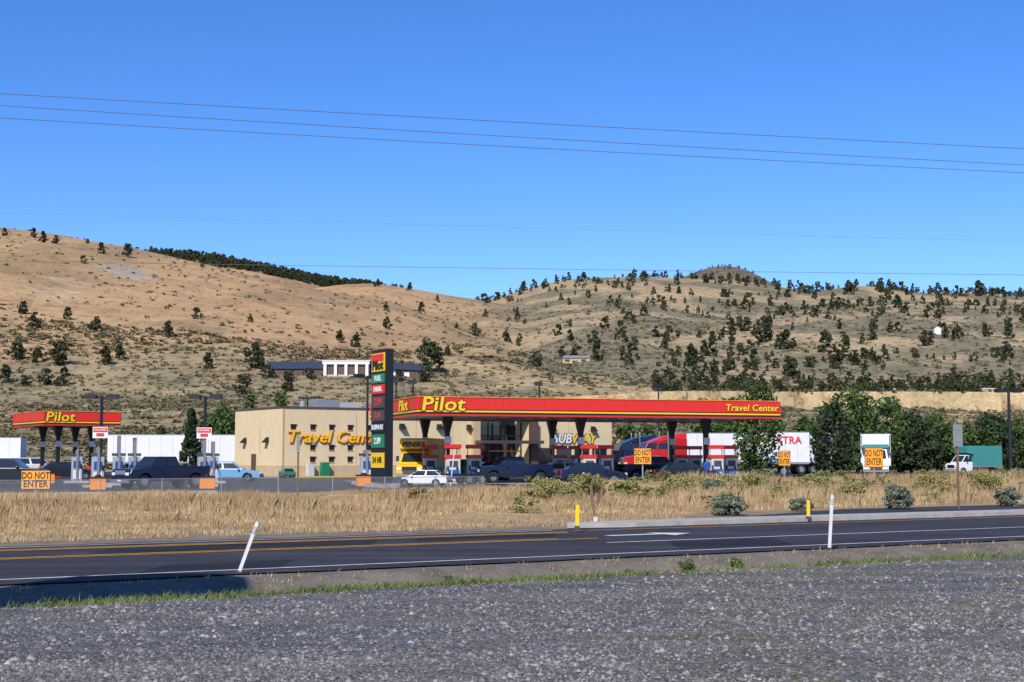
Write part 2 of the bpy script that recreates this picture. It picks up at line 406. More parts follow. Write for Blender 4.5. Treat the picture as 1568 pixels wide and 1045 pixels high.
for i in range(59): mb.poly([lot(81.8,xs[i]),lot(81.8,xs[i+1]),(xs[i+1],178,LZ),(xs[i],178,LZ)],'pad')
mb.obj('station_parking_lot')
mb=MB()
for i in range(24):
    x0=-75+i*2.5
    p=[lot(81.6,x0),lot(81.6,x0+2.5),lot(81.9,x0+2.5),lot(81.9,x0)]
    mb.raw([(q[0],q[1],PZ-.1) for q in p]+[(q[0],q[1],LZ+.13) for q in p],[(4,5,6,7),(0,1,5,4),(1,2,6,5),(2,3,7,6),(3,0,4,7)],'kerb')
mb.obj('lot_kerb')

# ------------------------------------------------------------------ canopies
A1=math.atan2(.317,.948)
def canopy(name,loc,rz,L,D,cols,txts):
    m=MB(); zb,zt=4.6,5.83
    m.box((L/2,D/2,zt-.25),(L-.3,D-.3,.4),'dkgrey'); m.box((L/2,D/2,zb+.12),(L-.3,D-.3,.1),'offwhite')
    for i in range(int(L/3)):
        for j in range(int(D/3)): m.box((1.6+i*3,1.8+j*3,zb+.05),(.5,.5,.05),'white')
    def fascia(p,q):
        p=Vector(p);q=Vector(q); d=(q-p); ln=d.length; a=math.atan2(d.y,d.x); T=TR(p)@RZ(a)
        m.box((ln/2,.06,(zb+.42+zt)/2),(ln+.12,.12,zt-zb-.42),'red',T)
        m.box((ln/2,.07,zb+.385),(ln+.08,.12,.07),'black',T)
        m.box((ln/2,.06,zb+.295),(ln+.12,.12,.11),'yellow',T)
        m.box((ln/2,.07,zb+.17),(ln+.08,.12,.14),'black',T)
        m.box((ln/2,.06,zb+.05),(ln+.12,.12,.10),'red',T)
        m.box((ln/2,.05,zt+.03),(ln+.16,.2,.05),'orange',T)
        for k in range(1,int(ln/3.0)): m.box((k*3.0,-.003,(zb+.42+zt)/2),(.02,.012,zt-zb-.44),'redcab',T)
        return T
    T0=fascia((0,0,0),(L,0,0)); T1=fascia((0,D,0),(0,0,0)); fascia((L,0,0),(L,D,0)); fascia((L,D,0),(0,D,0))
    for side,x,txt,s,al,bw in txts:
        T=(T0 if side==0 else T1)@TR((x,-.03,zb+.74))
        m.text(txt,s,T,'black',bold=.05*s,ext=.01,align=al,sx=bw,shear=.12)
        m.text(txt,s,T@TR((0,-.03,0)),'yellow',bold=.02*s,ext=.015,align=al,sx=bw,shear=.12)
    for (x,y) in cols:
        m.box((x,y,2.3),(.32,.32,4.6),'black')
        m.loft([[(x-.16,y-.16,3.5),(x+.16,y-.16,3.5),(x+.16,y+.16,3.5),(x-.16,y+.16,3.5)],[(x-.38,y-.3,4.62),(x+.38,y-.3,4.62),(x+.38,y+.3,4.62),(x-.38,y+.3,4.62)]],'black')
        m.box((x,y,.5),(.46,.46,1.0),'red'); m.box((x,y-.17,3.0),(.5,.03,.5),'white')
    return m.obj(name,loc,rz)
C0=(-6.3,95.,LZ)
canopy('fuel_station_canopy',C0,A1,27.2,14,[(3.2,4),(13.2,4),(23.2,4),(3.2,10),(13.2,10),(23.2,10)],
  [(0,.2,'Pilot',1.3,'LEFT',1.25),(0,24.9,'Travel Center',.66,'CENTER',1.1),(1,10.2,'Pilot',1.1,'CENTER',1.2)])
canopy('diesel_canopy',(-41.1,125,LZ),math.radians(33.5),6.8,10.1,[(2,2.5),(5,2.5),(2,7.5),(5,7.5)],[(0,.1,'Pilot',1.15,'LEFT',1.2)])
m=MB(); m.box((13.6,7,0),(31,17,.012),'conc'); m.obj('concrete_fuelling_pad',(C0[0],C0[1],LZ+.008),A1)
def pump(x,y,rz):
    m=MB()
    m.box((0,0,.08),(2.3,1.1,.16),'kerb'); m.box((0,0,.95),(.95,.55,1.55),'offwhite'); m.box((0,0,1.85),(1.1,.62,.25),'red')
    for s in(-1,1):
        m.box((0,s*.285,1.35),(.6,.03,.42),'dkgrey'); m.box((0,s*.285,.65),(.8,.03,.6),'blue'); m.box((.25,s*.29,1.05),(.14,.05,.18),'black')
        m.box((-.42,s*.30,1.05),(.1,.08,.35),'black')
    m.cyl((-.45,.3,1.2),(-.6,.35,.5),.025,.025,6,'black'); m.cyl((-.6,.35,.5),(-.45,.3,.3),.025,.025,6,'black')
    m.box((.48,0,2.2),(.06,.06,.6),'galv'); m.box((-.48,0,2.2),(.06,.06,.6),'galv'); m.box((0,0,2.55),(1.2,.3,.28),'red')
    m.obj('fuel_pump',(x,y,LZ),rz,.015)
R1=RZ(A1)
for cx in(3.2,13.2,23.2):
    for cy in(4,10):
        for dx in(-1.8,1.8):
            p=R1@Vector((cx+dx*.6+.9,cy+ (0 if dx>0 else -2.0),0)); pump(C0[0]+p.x,C0[1]+p.y,A1)
def bin_(u,Y,col='orange'):
    m=MB(); m.box((0,0,.32),(.85,.7,.64),col); m.box((0,0,.68),(.9,.76,.08),'black'); m.cyl((0,0,.72),(0,0,.84),.22,.12,10,'black')
    m.obj('trash_can',(X(u,Y),Y,LZ),.3,.02)
def dpump(u,Y,h,rz=.4):
    m=MB(); m.box((0,0,.08),(1.6,1.2,.16),'kerb'); m.box((0,0,1.0),(.7,.5,1.7),'silver'); m.box((0,-.26,1.3),(.5,.03,.5),'blue'); m.box((0,-.26,.6),(.5,.03,.6),'white')
    m.box((0,0,h/2+.1),(.16,.7,h),'grey'); m.box((0,0,1.98),(.8,.6,.18),'dkgrey'); m.box((.25,-.3,1.2),(.08,.1,.3),'black')
    m.cyl((.3,-.3,1.2),(.5,-.35,.5),.03,.03,6,'black'); m.obj('diesel_pump',(X(u,Y),Y,LZ),rz,.015)
for u,Y,h in((150,86,2.3),(182,92,3.1),(206,95,3.0),(312,88,2.8),(326,99,2.8),(118,100,2.2),(560,95,2.2)): dpump(u,Y,h)
for u,Y in((151,80),(318,83),(557,90),(75,100)): bin_(u,Y)

# ------------------------------------------------------------------ main building
def building():
    m=MB(); L=36.4; D=10.5; h=6.15; st='stucco'
    B=math.radians(33.5)
    e0,e1=20.3,26.2
    wins=[(1.1,4.45),(3.0,4.45),(4.85,4.45),(6.7,4.45),(8.6,4.45),(3.0,2.65),(4.85,2.65),(6.7,2.65),(8.6,2.65),(3.0,1.6),(4.85,1.6),(6.7,1.6)]
    m.box((e0/2,D/2,(h+1.05)/2),(e0,D,h-1.05),st); m.box((e0/2,D/2,.52),(e0+.04,D+.04,1.04),'stucco2')
    m.box(((e1+L)/2,D/2,(h-.4+1.05)/2),(L-e1,D,h-.4-1.05),st); m.box(((e1+L)/2,D/2,.52),(L-e1+.04,D+.04,1.04),'stucco2')
    m.box(((e0+e1)/2,D/2+1.2,h/2-.1),(e1-e0-.01,D-2.4,h-.2),'glass')
    m.box(((e0+e1)/2,.6,h-.35),(e1-e0-.02,1.8,.7),'dkgrey')
    for x in(e0+.08,e0+2,e0+3.9,e1-.08): m.box((x,1.28,2.6),(.14,.14,5.2),'brownmetal')
    for z in(2.4,3.9): m.box(((e0+e1)/2,1.24,z),(e1-e0-.04,.1,.12),'brownmetal')
    m.box((e0-.4,-.25,2.7),(.8,.5,5.4),'stucco2'); m.box((e1+.4,-.25,2.7),(.8,.5,5.4),'brownmetal')
    m.box(((e0+e1)/2,-1.0,3.25),(e1-e0+1.2,1.5,.3),'dkgrey')
    m.box((e0/2,D/2,h+.06),(e0+.2,D+.2,.12),'brownmetal'); m.box(((e1+L)/2,D/2,h-.34),(L-e1+.2,D+.2,.12),'brownmetal')
    m.box((.12,-.03,3.5),(.1,.06,5.1),'stucco2')
    for x in(7.3,13.5,17.5,31): m.box((x,-.012,3.4),(.06,.025,4.6),'stucco2')
    for x,z in wins:
        m.box((x,-.01,z),(.50,.04,.42),'black'); m.box((x,-.05,z+.24),(.60,.14,.07),'brownmetal'); m.box((x,-.03,z-.24),(.54,.08,.05),'stucco2')
    for x in(12,16,19.3,29,34):
        m.loft([[(x-.25,-.05,4.9),(x+.25,-.05,4.9),(x+.25,0,4.9),(x-.25,0,4.9)],[(x-.3,-.5,4.4),(x+.3,-.5,4.4),(x+.3,0,4.4),(x-.3,0,4.4)]],'black')
    for y in(3,8):
        m.loft([[(-.05,y-.25,3.6),(0,y-.25,3.6),(0,y+.25,3.6),(-.05,y+.25,3.6)],[(-.5,y-.3,3.1),(0,y-.3,3.1),(0,y+.3,3.1),(-.5,y+.3,3.1)]],'black')
    m.box((-.03,6,1.05),(.06,1,2.1),'brownmetal'); m.box((-.04,4.6,3.3),(.08,.06,2.2),'stucco2')
    T=TR((5.2,-.10,3.55))
    m.text('Travel Center',1.5,T,'red',bold=.05,ext=.03,shear=.25,sx=1.1); m.text('Travel Center',1.5,T@TR((0,-.06,.03)),'yellow',bold=.02,ext=.03,shear=.25,sx=1.1)
    m.text('SUB',1.3,TR((30.1,-.05,3.6)),'dkgreen',bold=.08,ext=.02,shear=.2); m.text('WAY',1.3,TR((32.7,-.05,3.6)),'dkgreen',bold=.08,ext=.02,shear=.2)
    m.text('SUB',1.3,TR((30.1,-.14,3.6)),'white',bold=.03,ext=.02,shear=.2); m.text('WAY',1.3,TR((32.7,-.14,3.6)),'yellow',bold=.03,ext=.02,shear=.2)
    for x in(28.2,30.4,32.6,34.8): m.box((x,-.01,1.9),(1.8,.05,1.5),'glass'); m.box((x,-.03,1.1),(1.9,.08,.08),'brownmetal'); m.box((x,-.03,2.68),(1.9,.08,.08),'brownmetal')
    m.box((7,6,h+.55),(2.4,1.8,.9),'galv'); m.box((9.6,6.2,h+.45),(1.6,1.6,.7),'silver'); m.cyl((5,6.5,h),(5,6.5,h+.9),.3,.3,10,'galv'); m.box((13,7,h+.5),(2,1.5,.8),'galv')
    m.box((L/2,-1.1,.07),(L,2.1,.14),'conc'); m.box((L/2,-2.2,.065),(L,.12,.15),'yellow'); m.box((-.9,D/2-1,.07),(1.7,D+2,.14),'conc')
    m.box((4,-.4,.75),(.7,.5,1.2),'green'); m.box((2.6,-.35,.7),(.6,.5,1.1),'offwhite')
    m.obj('travel_center_building',(-20.2,125,LZ),B)
building()

def pylon():
    m=MB(); W=2.05; Dp=.5; h=8.25
    m.box((W/2,Dp/2,h/2+.15),(W,Dp,h-.3),'black')
    def pan(z0,z1,c,x0=.12,x1=W-.12,yy=-.03): m.box(((x0+x1)/2,yy,(z0+z1)/2),(x1-x0,.06,z1-z0),c)
    pan(7.0,8.1,'yellow'); pan(7.62,8.04,'red',.2,W-.2,-.05); m.text('Pilot',.75,TR((W/2,-.09,7.35)),'black',bold=.03,sx=1.1)
    pan(6.3,6.85,'green'); m.text('FUEL',.45,TR((W/2,-.07,6.57)),'white',bold=.01)
    pan(5.65,6.2,'red'); m.text('DIESEL',.4,TR((W/2,-.07,5.92)),'white',bold=.01)
    pan(4.8,5.5,'dkgrey'); m.text('2.99',.6,TR((W/2,-.07,5.15)),'red',bold=.01)
    pan(4.0,4.65,'dkgrey'); m.text('3.05',.5,TR((W/2,-.07,4.33)),'red',bold=.01)
    pan(3.35,3.9,'black'); m.text('SUBWAY',.42,TR((W/2,-.07,3.62)),'white',bold=.01)
    pan(2.4,3.2,'green'); m.text('2.89',.55,TR((W/2,-.07,2.8)),'white',bold=.01)
    pan(1.2,2.1,'yellow'); m.text('24 HR',.5,TR((W/2,-.07,1.65)),'black',bold=.015)
    m.box((W/2,Dp/2,h+.06),(W+.08,Dp+.08,.08),'brownmetal'); m.box((W/2,Dp/2,.1),(W+.6,Dp+.6,.3),'conc')
    near=Vector((X(590,85),85,PZ)); d=Vector((.5,-.866,0)); o=near-d*W
    m.obj('price_pylon_sign',o,math.atan2(d.y,d.x),.01)
pylon()

def lamp(u,Y,vt,twin=True,sign=False,rz=0,z0=LZ,r=.10):
    top=at(u,vt,Y).z-z0; m=MB()
    m.cyl((0,0,.0),(0,0,.7),.26,.26,12,'conc'); m.cyl((0,0,.7),(0,0,top),r,r*.85,8,'black')
    if twin:
        m.box((0,0,top-.1),(1.3,.09,.09),'black')
        for s in(-1,1): m.box((s*.70,0,top-.02),(.72,.5,.27),'black'); m.box((s*.70,0,top-.17),(.5,.35,.03),'white')
    else: m.box((-.1,0,top),(.85,.5,.42),'black'); m.box((-.1,0,top-.225),(.6,.3,.02),'white')
    if sign:
        m.box((0,-.14,3.4),(.98,.06,.72),'white'); m.box((0,-.18,3.57),(.90,.03,.28),'red'); m.box((0,-.18,3.26),(.5,.03,.2),'red'); m.text('CAR DIESEL',.15,TR((0,-.21,3.57)),'white',bold=.004)
    m.obj('parking_lot_lamp',(X(u,Y),Y,z0),rz)
lamp(154,92,607,True,True,r=.12); lamp(313,94,607,True,True,.0,r=.12); lamp(562,104,576,True,False,.6); lamp(632,150,585,False); lamp(826,150,588,False); lamp(1009,150,592,False,rz=.3)
lamp(1547,108,598,True,False,.2,r=.13); lamp(470,165,609,True,False,0); lamp(1313,170,600,False); lamp(606,160,583,False)
def upole(x,y,h,z0,arm=True):
    m=MB(); m.cyl((0,0,-.3),(0,0,h),.17,.11,10,'wood')
    if arm:
        m.box((0,0,h-.6),(.12,2.4,.12),'wood')
        for s in(-1.1,-.5,.5,1.1): m.cyl((0,s,h-.54),(0,s,h-.3),.05,.03,8,'grey')
    m.obj('utility_pole',(x,y,z0),.2)
p=hit(1052,618); upole(p.x,p.y,(618-570)/F*p.y,p.z); p=hit(1247,600); upole(p.x,p.y,(600-568)/F*p.y,p.z)

# ------------------------------------------------------------------ signs
def osign(u,v,Y,w,h,txt,col='signorange'):
    c=at(u,v,Y); zg=h1(c.x,Y); m=MB(); zc=c.z-zg
    m.box((0,.06,zc/2),(.08,.06,zc),'galv'); m.box((0,0,zc),(w,.05,h),'black'); m.box((0,-.03,zc),(w-.05,.03,h-.05),col)
    L=txt.split('\n'); s=h*.50
    for i,t in enumerate(L): m.text(t,s,TR((0,-.055,zc+h*(.21 if i==0 else -.23)*(len(L)>1))),'black',bold=.006,sx=min(1,w*.86/(len(t)*s*.62)))
    m.obj('do_not_enter_sign',(c.x,c.y,zg),0,0)
osign(55,735,68,1.40,.90,'DO NOT\nENTER'); osign(984,699,93,1.15,1.05,'DO NOT\nENTER'); osign(1201,702,99,.85,1.05,'DO NOT\nENTER'); osign(1338,701,104,1.35,1.4,'DO NOT\nENTER')
def backsign(u,v0,v1,Y,w,name='back_of_road_sign'):
    a=at(u,v0,Y);b=at(u,v1,Y); zg=h1(a.x,Y); m=MB(); top=a.z-zg
    m.box((0,0,top/2),(.09,.07,top),'wood'); m.box((0,-.07,top-(a.z-b.z)/2),(w,.03,(a.z-b.z)),'grey'); m.box((0,-.095,top-.2),(w*.7,.02,.06),'galv'); m.box((0,-.095,top-.7),(w*.7,.02,.06),'galv')
    m.obj(name,(a.x,Y,zg),.15)
backsign(1465,650,684,60,.42); backsign(457,668,690,66,.16)
def delin(u,v,lean,h,name='roadside_delineator_post',col='postwhite',w=.1,z=0,tip=True):
    s=-slope(v); Y=(HC-z)/float(s); m=MB()
    T=Matrix.Rotation(lean,4,'Y')
    m.box((0,0,h/2),(w,.03,h),col,T); m.box((0,-.01,.05),(w+.04,.08,.10),'dkgrey',T)
    if tip: m.box((0,-.02,h-.14),(w*.8,.01,.14),'silver',T)
    m.box((0,0,h+.01),(w*.7,.03,.02),col,T)
    m.obj(name,(X(u,Y),Y,z-.03),0)
delin(367,880,.34,1.05,w=.065); delin(1267,843,.07,1.32,w=.075); delin(883,809,.03,.68,'yellow_marker_post','yellow',.11,.15,False); delin(1236,794,.02,.62,'yellow_marker_post','yellow',.11,.15,False)
m=MB()
m.box((0,0,.6),(.09,.05,1.25),'wood',Matrix.Rotation(-.12,4,'Y')); m.box((-.05,0.06,.95),(.07,.05,.7),'wood',Matrix.Rotation(.25,4,'Y')); m.box((0,-.09,.10),(.14,.10,.2),'offwhite')
Y=47; m.obj('broken_wooden_stake',(X(911,Y),Y,.05))
m=MB(); m.cyl((0,0,0),(.25,0,2.3),.035,.03,8,'white'); m.obj('flag_pole',(X(690,92),92,LZ))
def fence():
    m=MB(); xs=np.arange(-25,1,2.6); pts=[Vector((x,80.6+.6*x,h1(x,80.6+.6*x)-.05)) for x in xs]
    mm,nt,b=newmat('chain_link_wire'); P=coords(nt)
    ge=nt.nodes.new('ShaderNodeSeparateXYZ'); nt.links.new(P,ge.inputs[0])
    k=14.
    a=mathn(nt,'FRACT',mathn(nt,'MULTIPLY',mathn(nt,'ADD',ge.outputs[0],ge.outputs[2]),k)); c=mathn(nt,'FRACT',mathn(nt,'MULTIPLY',mathn(nt,'SUBTRACT',ge.outputs[0],ge.outputs[2]),k))
    al=mathn(nt,'MAXIMUM',mathn(nt,'LESS_THAN',a,.10),mathn(nt,'LESS_THAN',c,.10)); nt.links.new(al,b.inputs['Alpha'])
    nt.links.new(scalecol(nt,rgb(nt,(.5,.5,.48)),mrange(nt,noise(nt,P,3),.3,.7,.85,1.15)),b.inputs['Base Color']); b.inputs['Metallic'].default_value=.2
    for i,p in enumerate(pts):
        m.cyl(p,p+Vector((0,0,.85)),.03,.03,6,'galv')
        if i:
            q=pts[i-1]; m.cyl(q+Vector((0,0,.82)),p+Vector((0,0,.82)),.018,.018,6,'galv')
            m.poly([q+Vector((0,0,.03)),p+Vector((0,0,.03)),p+Vector((0,0,.8)),q+Vector((0,0,.8))],mm)
    m.obj('chain_link_fence')
fence()

# ------------------------------------------------------------------ vehicles
def arch(cx,r,z,n=6): return [(cx-r*math.cos(math.pi*i/n),z+r*math.sin(math.pi*i/n)) for i in range(n+1)]
def car(u,Y,rz,col,kind='sedan',name='parked_car',sc=1):
    m=MB()
    if kind=='pickup':
        L=2.75; r=.40
        bot=[(-L,.5)]+arch(-1.75,.48,.45)+arch(1.75,.48,.45)+[(L,.45)]
        prof=bot+[(L+.02,.9),(L-.1,1.15),(1.3,1.22),(-L,1.2)]
        m.prism(prof,.95,col,.015); m.frustum((-.75,1.35,.86,1.2),(-.5,.75,.70,1.85),col,'glass')
        m.box((-1.75,0,1.205),(1.75,1.5,.03),'black')
        for s in(-1,1): m.box((-1.75,s*.86,1.25),(1.95,.1,.1),col)
        m.box((-L+.03,0,1.0),(.06,1.7,.55),col); W=.82; ax=(-1.75,1.75)
        m.box((L+.03,0,.95),(.05,1.0,.25),'chrome')
    elif kind=='suv':
        L=2.35;r=.37
        prof=[(-L,.45)]+arch(-1.4,.43,.4)+arch(1.45,.43,.4)+[(L,.42),(L,.85),(L-.15,1.05),(1.1,1.12),(-L,1.1)]
        m.prism(prof,.93,col,.015); m.frustum((-L+.03,1.15,.86,1.1),(-L+.3,.45,.70,1.75),col,'glass'); W=.80; ax=(-1.4,1.45)
    else:
        L=2.3;r=.33
        prof=[(-L,.4)]+arch(-1.35,.38,.34)+arch(1.42,.38,.34)+[(L,.35),(L,.62),(L-.2,.78),(1.0,.93),(-1.6,.98),(-L+.05,.93)]
        m.prism(prof,.88,col,.015); m.frustum((-1.85,1.1,.80,.93),(-1.15,.25,.62,1.43),col,'glass'); W=.76; ax=(-1.35,1.42)
    for x in ax:
        for s in(-1,1): m.wheel(x,s*W,r,.22)
    for s in(-1,1):
        zf=.72 if kind=='sedan' else .92
        m.box((L-.02,s*.66,zf-.05),(.1,.36,.16),'lit_clear'); m.box((-L+.0,s*.74,zf+.05),(.08,.18,.22),'redcab'); m.box((.75,s*1.0,zf+.25),(.12,.2,.14),col)
    m.box((L+.0,0,zf-.14),(.08,.8,.14),'black'); m.box((L+.02,0,.45),(.12,1.7,.2),'dkgrey' if kind!='pickup' else 'chrome'); m.box((-L-.02,0,.5),(.12,1.7,.2),'dkgrey'); m.box((L+.09,0,.5),(.04,.32,.1),'white')
    m.obj(name,(X(u,Y),Y,LZ),rz,.035,(sc,)*3)
def trailer(xc,Y,rz,L=14.6,txt=None,name='semi_trailer',tc='red',z=LZ):
    m=MB(); m.box((0,0,2.72),(L,2.55,2.75),'white'); m.box((0,0,1.25),(L-.1,2.5,.16),'galv'); m.box((0,0,4.12),(L+.04,2.6,.05),'galv')
    for i in range(int(L/1.22)):
        for s in(-1,1): m.box((-L/2+.6+i*1.22,s*1.285,2.72),(.04,.02,2.6),'offwhite')
    for x in(-L/2+1.6,-L/2+2.9):
        for s in(-1,1): m.wheel(x,s*1.0,.5,.5)
        m.box((x,0,.5),(.14,1.9,.14),'black')
    m.box((-L/2+2.2,0,.9),(2.6,1.0,.35),'dkgrey')
    for s in(-1,1): m.box((L/2-3,s*.7,.65),(.14,.14,1.0),'dkgrey'); m.box((L/2-3,s*.7,.1),(.35,.3,.06),'dkgrey')
    m.box((-L/2-.02,0,.6),(.08,2.3,.14),'dkgrey')
    for s in(-.65,.65): m.box((-L/2-.02,s,2.7),(.05,1.2,2.5),'offwhite')
    if txt: m.text(txt,.95,TR((L/2-2.0,-1.31,3.35)),tc,bold=.02)
    m.obj(name,(xc,Y,z),rz,.02)
def tractor(xc,Y,rz,col,name='semi_truck_tractor',z=LZ):
    m=MB(); m.box((-1.2,0,.85),(6.6,.9,.3),'dkgrey')
    m.loft([[(1.1,-.75,.8),(1.1,.75,.8),(1.1,.85,2.1),(1.1,-.85,2.1)],[(3.0,-.6,.75),(3.0,.6,.75),(3.0,.62,1.75),(3.0,-.62,1.75)]],col)
    m.box((0,0,1.6),(2.3,2.3,1.7),col); m.frustum((-1.15,1.2,1.15,2.45),(-1.15,.75,1.02,3.2),col,'glass',gl=(1,1,1,0))
    m.box((-2.0,0,2.15),(1.8,2.4,2.7),col); m.loft([[(-2.9,-1.15,3.5),(-2.9,1.15,3.5),(.5,1.0,3.2),(.5,-1.0,3.2)],[(-2.9,-1.1,4.05),(-2.9,1.1,4.05),(-.9,.8,3.75),(-.9,-.8,3.75)]],col)
    m.box((3.03,0,1.25),(.06,1.0,.95),'chrome'); m.box((3.15,0,.6),(.3,2.4,.35),'chrome')
    for s in(-1,1):
        m.box((2.95,s*.88,1.2),(.22,.4,.25),'lit_clear'); m.prism(arch(2.2,.68,.55,8),.2,col,.02,TR((0,s*.98,0)))
        m.cyl((-.9,s*1.25,.85),(.8,s*1.25,.85),.32,.32,14,'chrome'); m.cyl((-1.05,s*1.28,1.2),(-1.05,s*1.28,4.2),.08,.08,10,'chrome')
        m.box((.9,s*1.4,2.5),(.12,.2,.7),'black'); m.wheel(2.2,s*1.02,.5,.3); m.wheel(-3.1,s*.98,.5,.55); m.wheel(-4.3,s*.98,.5,.55)
        m.box((.1,s*1.16,1.9),(.9,.02,.05),'chrome')
    m.obj(name,(xc,Y,z),rz,.03)
def boxtruck(xc,Y,rz,col='penske',boxc=None,txt=None,sc=1,L=5.2,name='box_truck',z=LZ,hb=2.3,stripe=None):
    boxc=boxc or col; m=MB()
    m.box((-.6,0,.75),(L+2.2,.9,.25),'dkgrey'); m.box((-L/2+.6,0,.98+hb/2),(L,2.35,hb),boxc); m.box((-L/2+.6,0,.93),(L+.02,2.4,.1),'galv')
    a=.61; m.loft([[(a,-1.15,2.3),(a,1.15,2.3),(a,1.15,.95+hb),(a,-1.15,.95+hb)],[(a+.9,-1.05,2.5),(a+.9,1.05,2.5),(a+.9,1.05,.85+hb),(a+.9,-1.05,.85+hb)]],boxc)
    m.prism([(.65,.5)]+arch(1.95,.45,.42)+[(2.9,.5),(2.92,1.1),(2.7,1.3),(2.0,1.4),(.65,1.4)],.98,col,.015)
    m.frustum((.66,2.15,.95,1.38),(.66,1.45,.85,2.25),col,'glass',gl=(1,1,1,0))
    m.box((2.93,0,.98),(.05,1.1,.35),'black'); m.box((2.98,0,.55),(.14,1.9,.25),'grey')
    if stripe: m.box((a+.94,0,.95+hb*.62),(.04,2.0,.3),stripe)
    for s in(-1,1):
        m.box((2.92,s*.76,1.0),(.08,.3,.22),'lit_clear'); m.wheel(1.95,s*.86,.4,.26); m.wheel(-2.9,s*.9,.42,.45); m.box((1.6,s*1.2,1.75),(.1,.2,.4),'black')
    if txt:
        T=TR((a+.95,0,.9+hb*.82))@RZ(math.pi/2); m.text(txt,.5,T,'black',bold=.02,shear=.2); m.text(txt,.9,TR((-L/2+.6,-1.19,.95+hb*.6)),'black',bold=.02,shear=.2)
    m.obj(name,(xc,Y,z),rz,.03,(sc,)*3)

car(248,83,PI+.85,'navy','pickup','parked_pickup_truck'); car(352,104,.05,'ltblue','sedan'); car(14,92,.1,'darkcar','suv'); car(100,112,.5,'darkcar','sedan')
car(785,101,PI+.35,'navy','pickup','parked_pickup_truck'); car(925,108,.25,'darkcar','suv'); car(1052,104,.2,'darkcar','sedan'); car(648,87,PI-.2,'white','sedan',sc=.72); car(708,103,PI+.5,'green','pickup','parked_pickup_truck',.9); car(868,104,.3,'silver','sedan')
car(1105,132,.2,'darkcar','sedan'); car(905,98,.2,'navy','sedan'); car(440,122,1.9,'green','sedan',sc=.6); car(1000,108,.3,'darkcar','pickup','parked_pickup_truck'); car(745,112,PI+.3,'redcab','sedan')
boxtruck(X(637,104),106,-PI/2-.15,'penske',None,'PENSKE',.98)
boxtruck(X(1341,130),130,-PI/2-.25,'white','white',None,1.12,hb=2.5,stripe='teal')
tractor(X(1000,132),132,PI+.22,'redcab'); trailer(X(1128,137),139,PI+.18,12.6)
tractor(X(962,140),143,PI+.25,'navy')
trailer(X(1193,132),133,.12,5.4,'XTRA'); trailer(X(1240,150),152,.12,5)
trailer(X(268,150),150,.05,13.4); trailer(X(-25,170),172,.05,8)
m=MB(); m.box((0,0,.6),(4.2,2.0,.12),'wood'); m.box((0,-1.02,.62),(4.3,.06,.2),'black'); m.box((0,1.02,.62),(4.3,.06,.2),'black'); m.box((2.6,0,.5),(1.2,.1,.1),'black')
for s in(-1,1):
    for x in(-.45,.45): m.wheel(x,s*1.1,.33,.2)
for x in(-2,-.7,.7,2): m.box((x,-1.03,.9),(.05,.05,.5),'black')
m.obj('flatbed_trailer',(X(722,95),95,LZ),.3)
boxtruck(X(1487,145),145,PI+.4,'white','teal',None,.9,L=4.0); car(60,135,.2,'offwhite','suv')

# ------------------------------------------------------------------ person at pumps
def person(x,y,z,rz):
    V=[(0,0,.95),(0,0,1.15),(0,0,1.38),(0,.0,1.50),(0,.02,1.58),(0,.02,1.70),
       (.19,0,1.40),(.26,.03,1.14),(.24,.16,.92),(.24,.2,.84),(-.19,0,1.40),(-.27,0,1.13),(-.26,.08,.88),(-.26,.1,.80),
       (.10,0,.90),(.12,.04,.50),(.12,0,.08),(.12,.16,.04),(-.10,0,.90),(-.13,-.02,.50),(-.14,-.08,.08),(-.14,.08,.04)]
    E=[(0,1),(1,2),(2,3),(3,4),(4,5),(2,6),(6,7),(7,8),(8,9),(2,10),(10,11),(11,12),(12,13),(0,14),(14,15),(15,16),(16,17),(0,18),(18,19),(19,20),(20,21)]
    R=[.15,.14,.17,.06,.09,.085,.07,.05,.035,.03,.07,.05,.035,.03,.09,.065,.045,.035,.09,.065,.045,.035]
    me=bpy.data.meshes.new('person'); me.from_pydata(V,E,[])
    o=bpy.data.objects.new('person',me); link(o)
    sk=o.modifiers.new('skin','SKIN')
    for i,r in enumerate(R): me.skin_vertices[0].data[i].radius=(r,r*.8 if i<3 else r)
    me.skin_vertices[0].data[0].use_root=True
    o.modifiers.new('sub','SUBSURF').levels=1; o.modifiers['sub'].render_levels=1
    mm,nt,b=newmat('person_clothes_and_skin'); P=coords(nt); s=nt.nodes.new('ShaderNodeSeparateXYZ'); nt.links.new(P,s.inputs[0])
    a=mixc(nt,mathn(nt,'GREATER_THAN',s.outputs[2],.93),rgb(nt,(.04,.05,.1)),rgb(nt,(.03,.10,.45)))
    a=mixc(nt,mathn(nt,'GREATER_THAN',s.outputs[2],1.49),a,rgb(nt,(.42,.24,.16))); a=mixc(nt,mathn(nt,'GREATER_THAN',s.outputs[2],1.70),a,rgb(nt,(.03,.02,.015)))
    nt.links.new(a,b.inputs['Base Color']); b.inputs['Roughness'].default_value=.9
    me.materials.append(mm); o.location=(x,y,z); o.rotation_euler=(0,0,rz)
try: person(X(1083,100.5),100.5,LZ+.02,.6)
except Exception as ex: print('PERSON FAIL',ex)

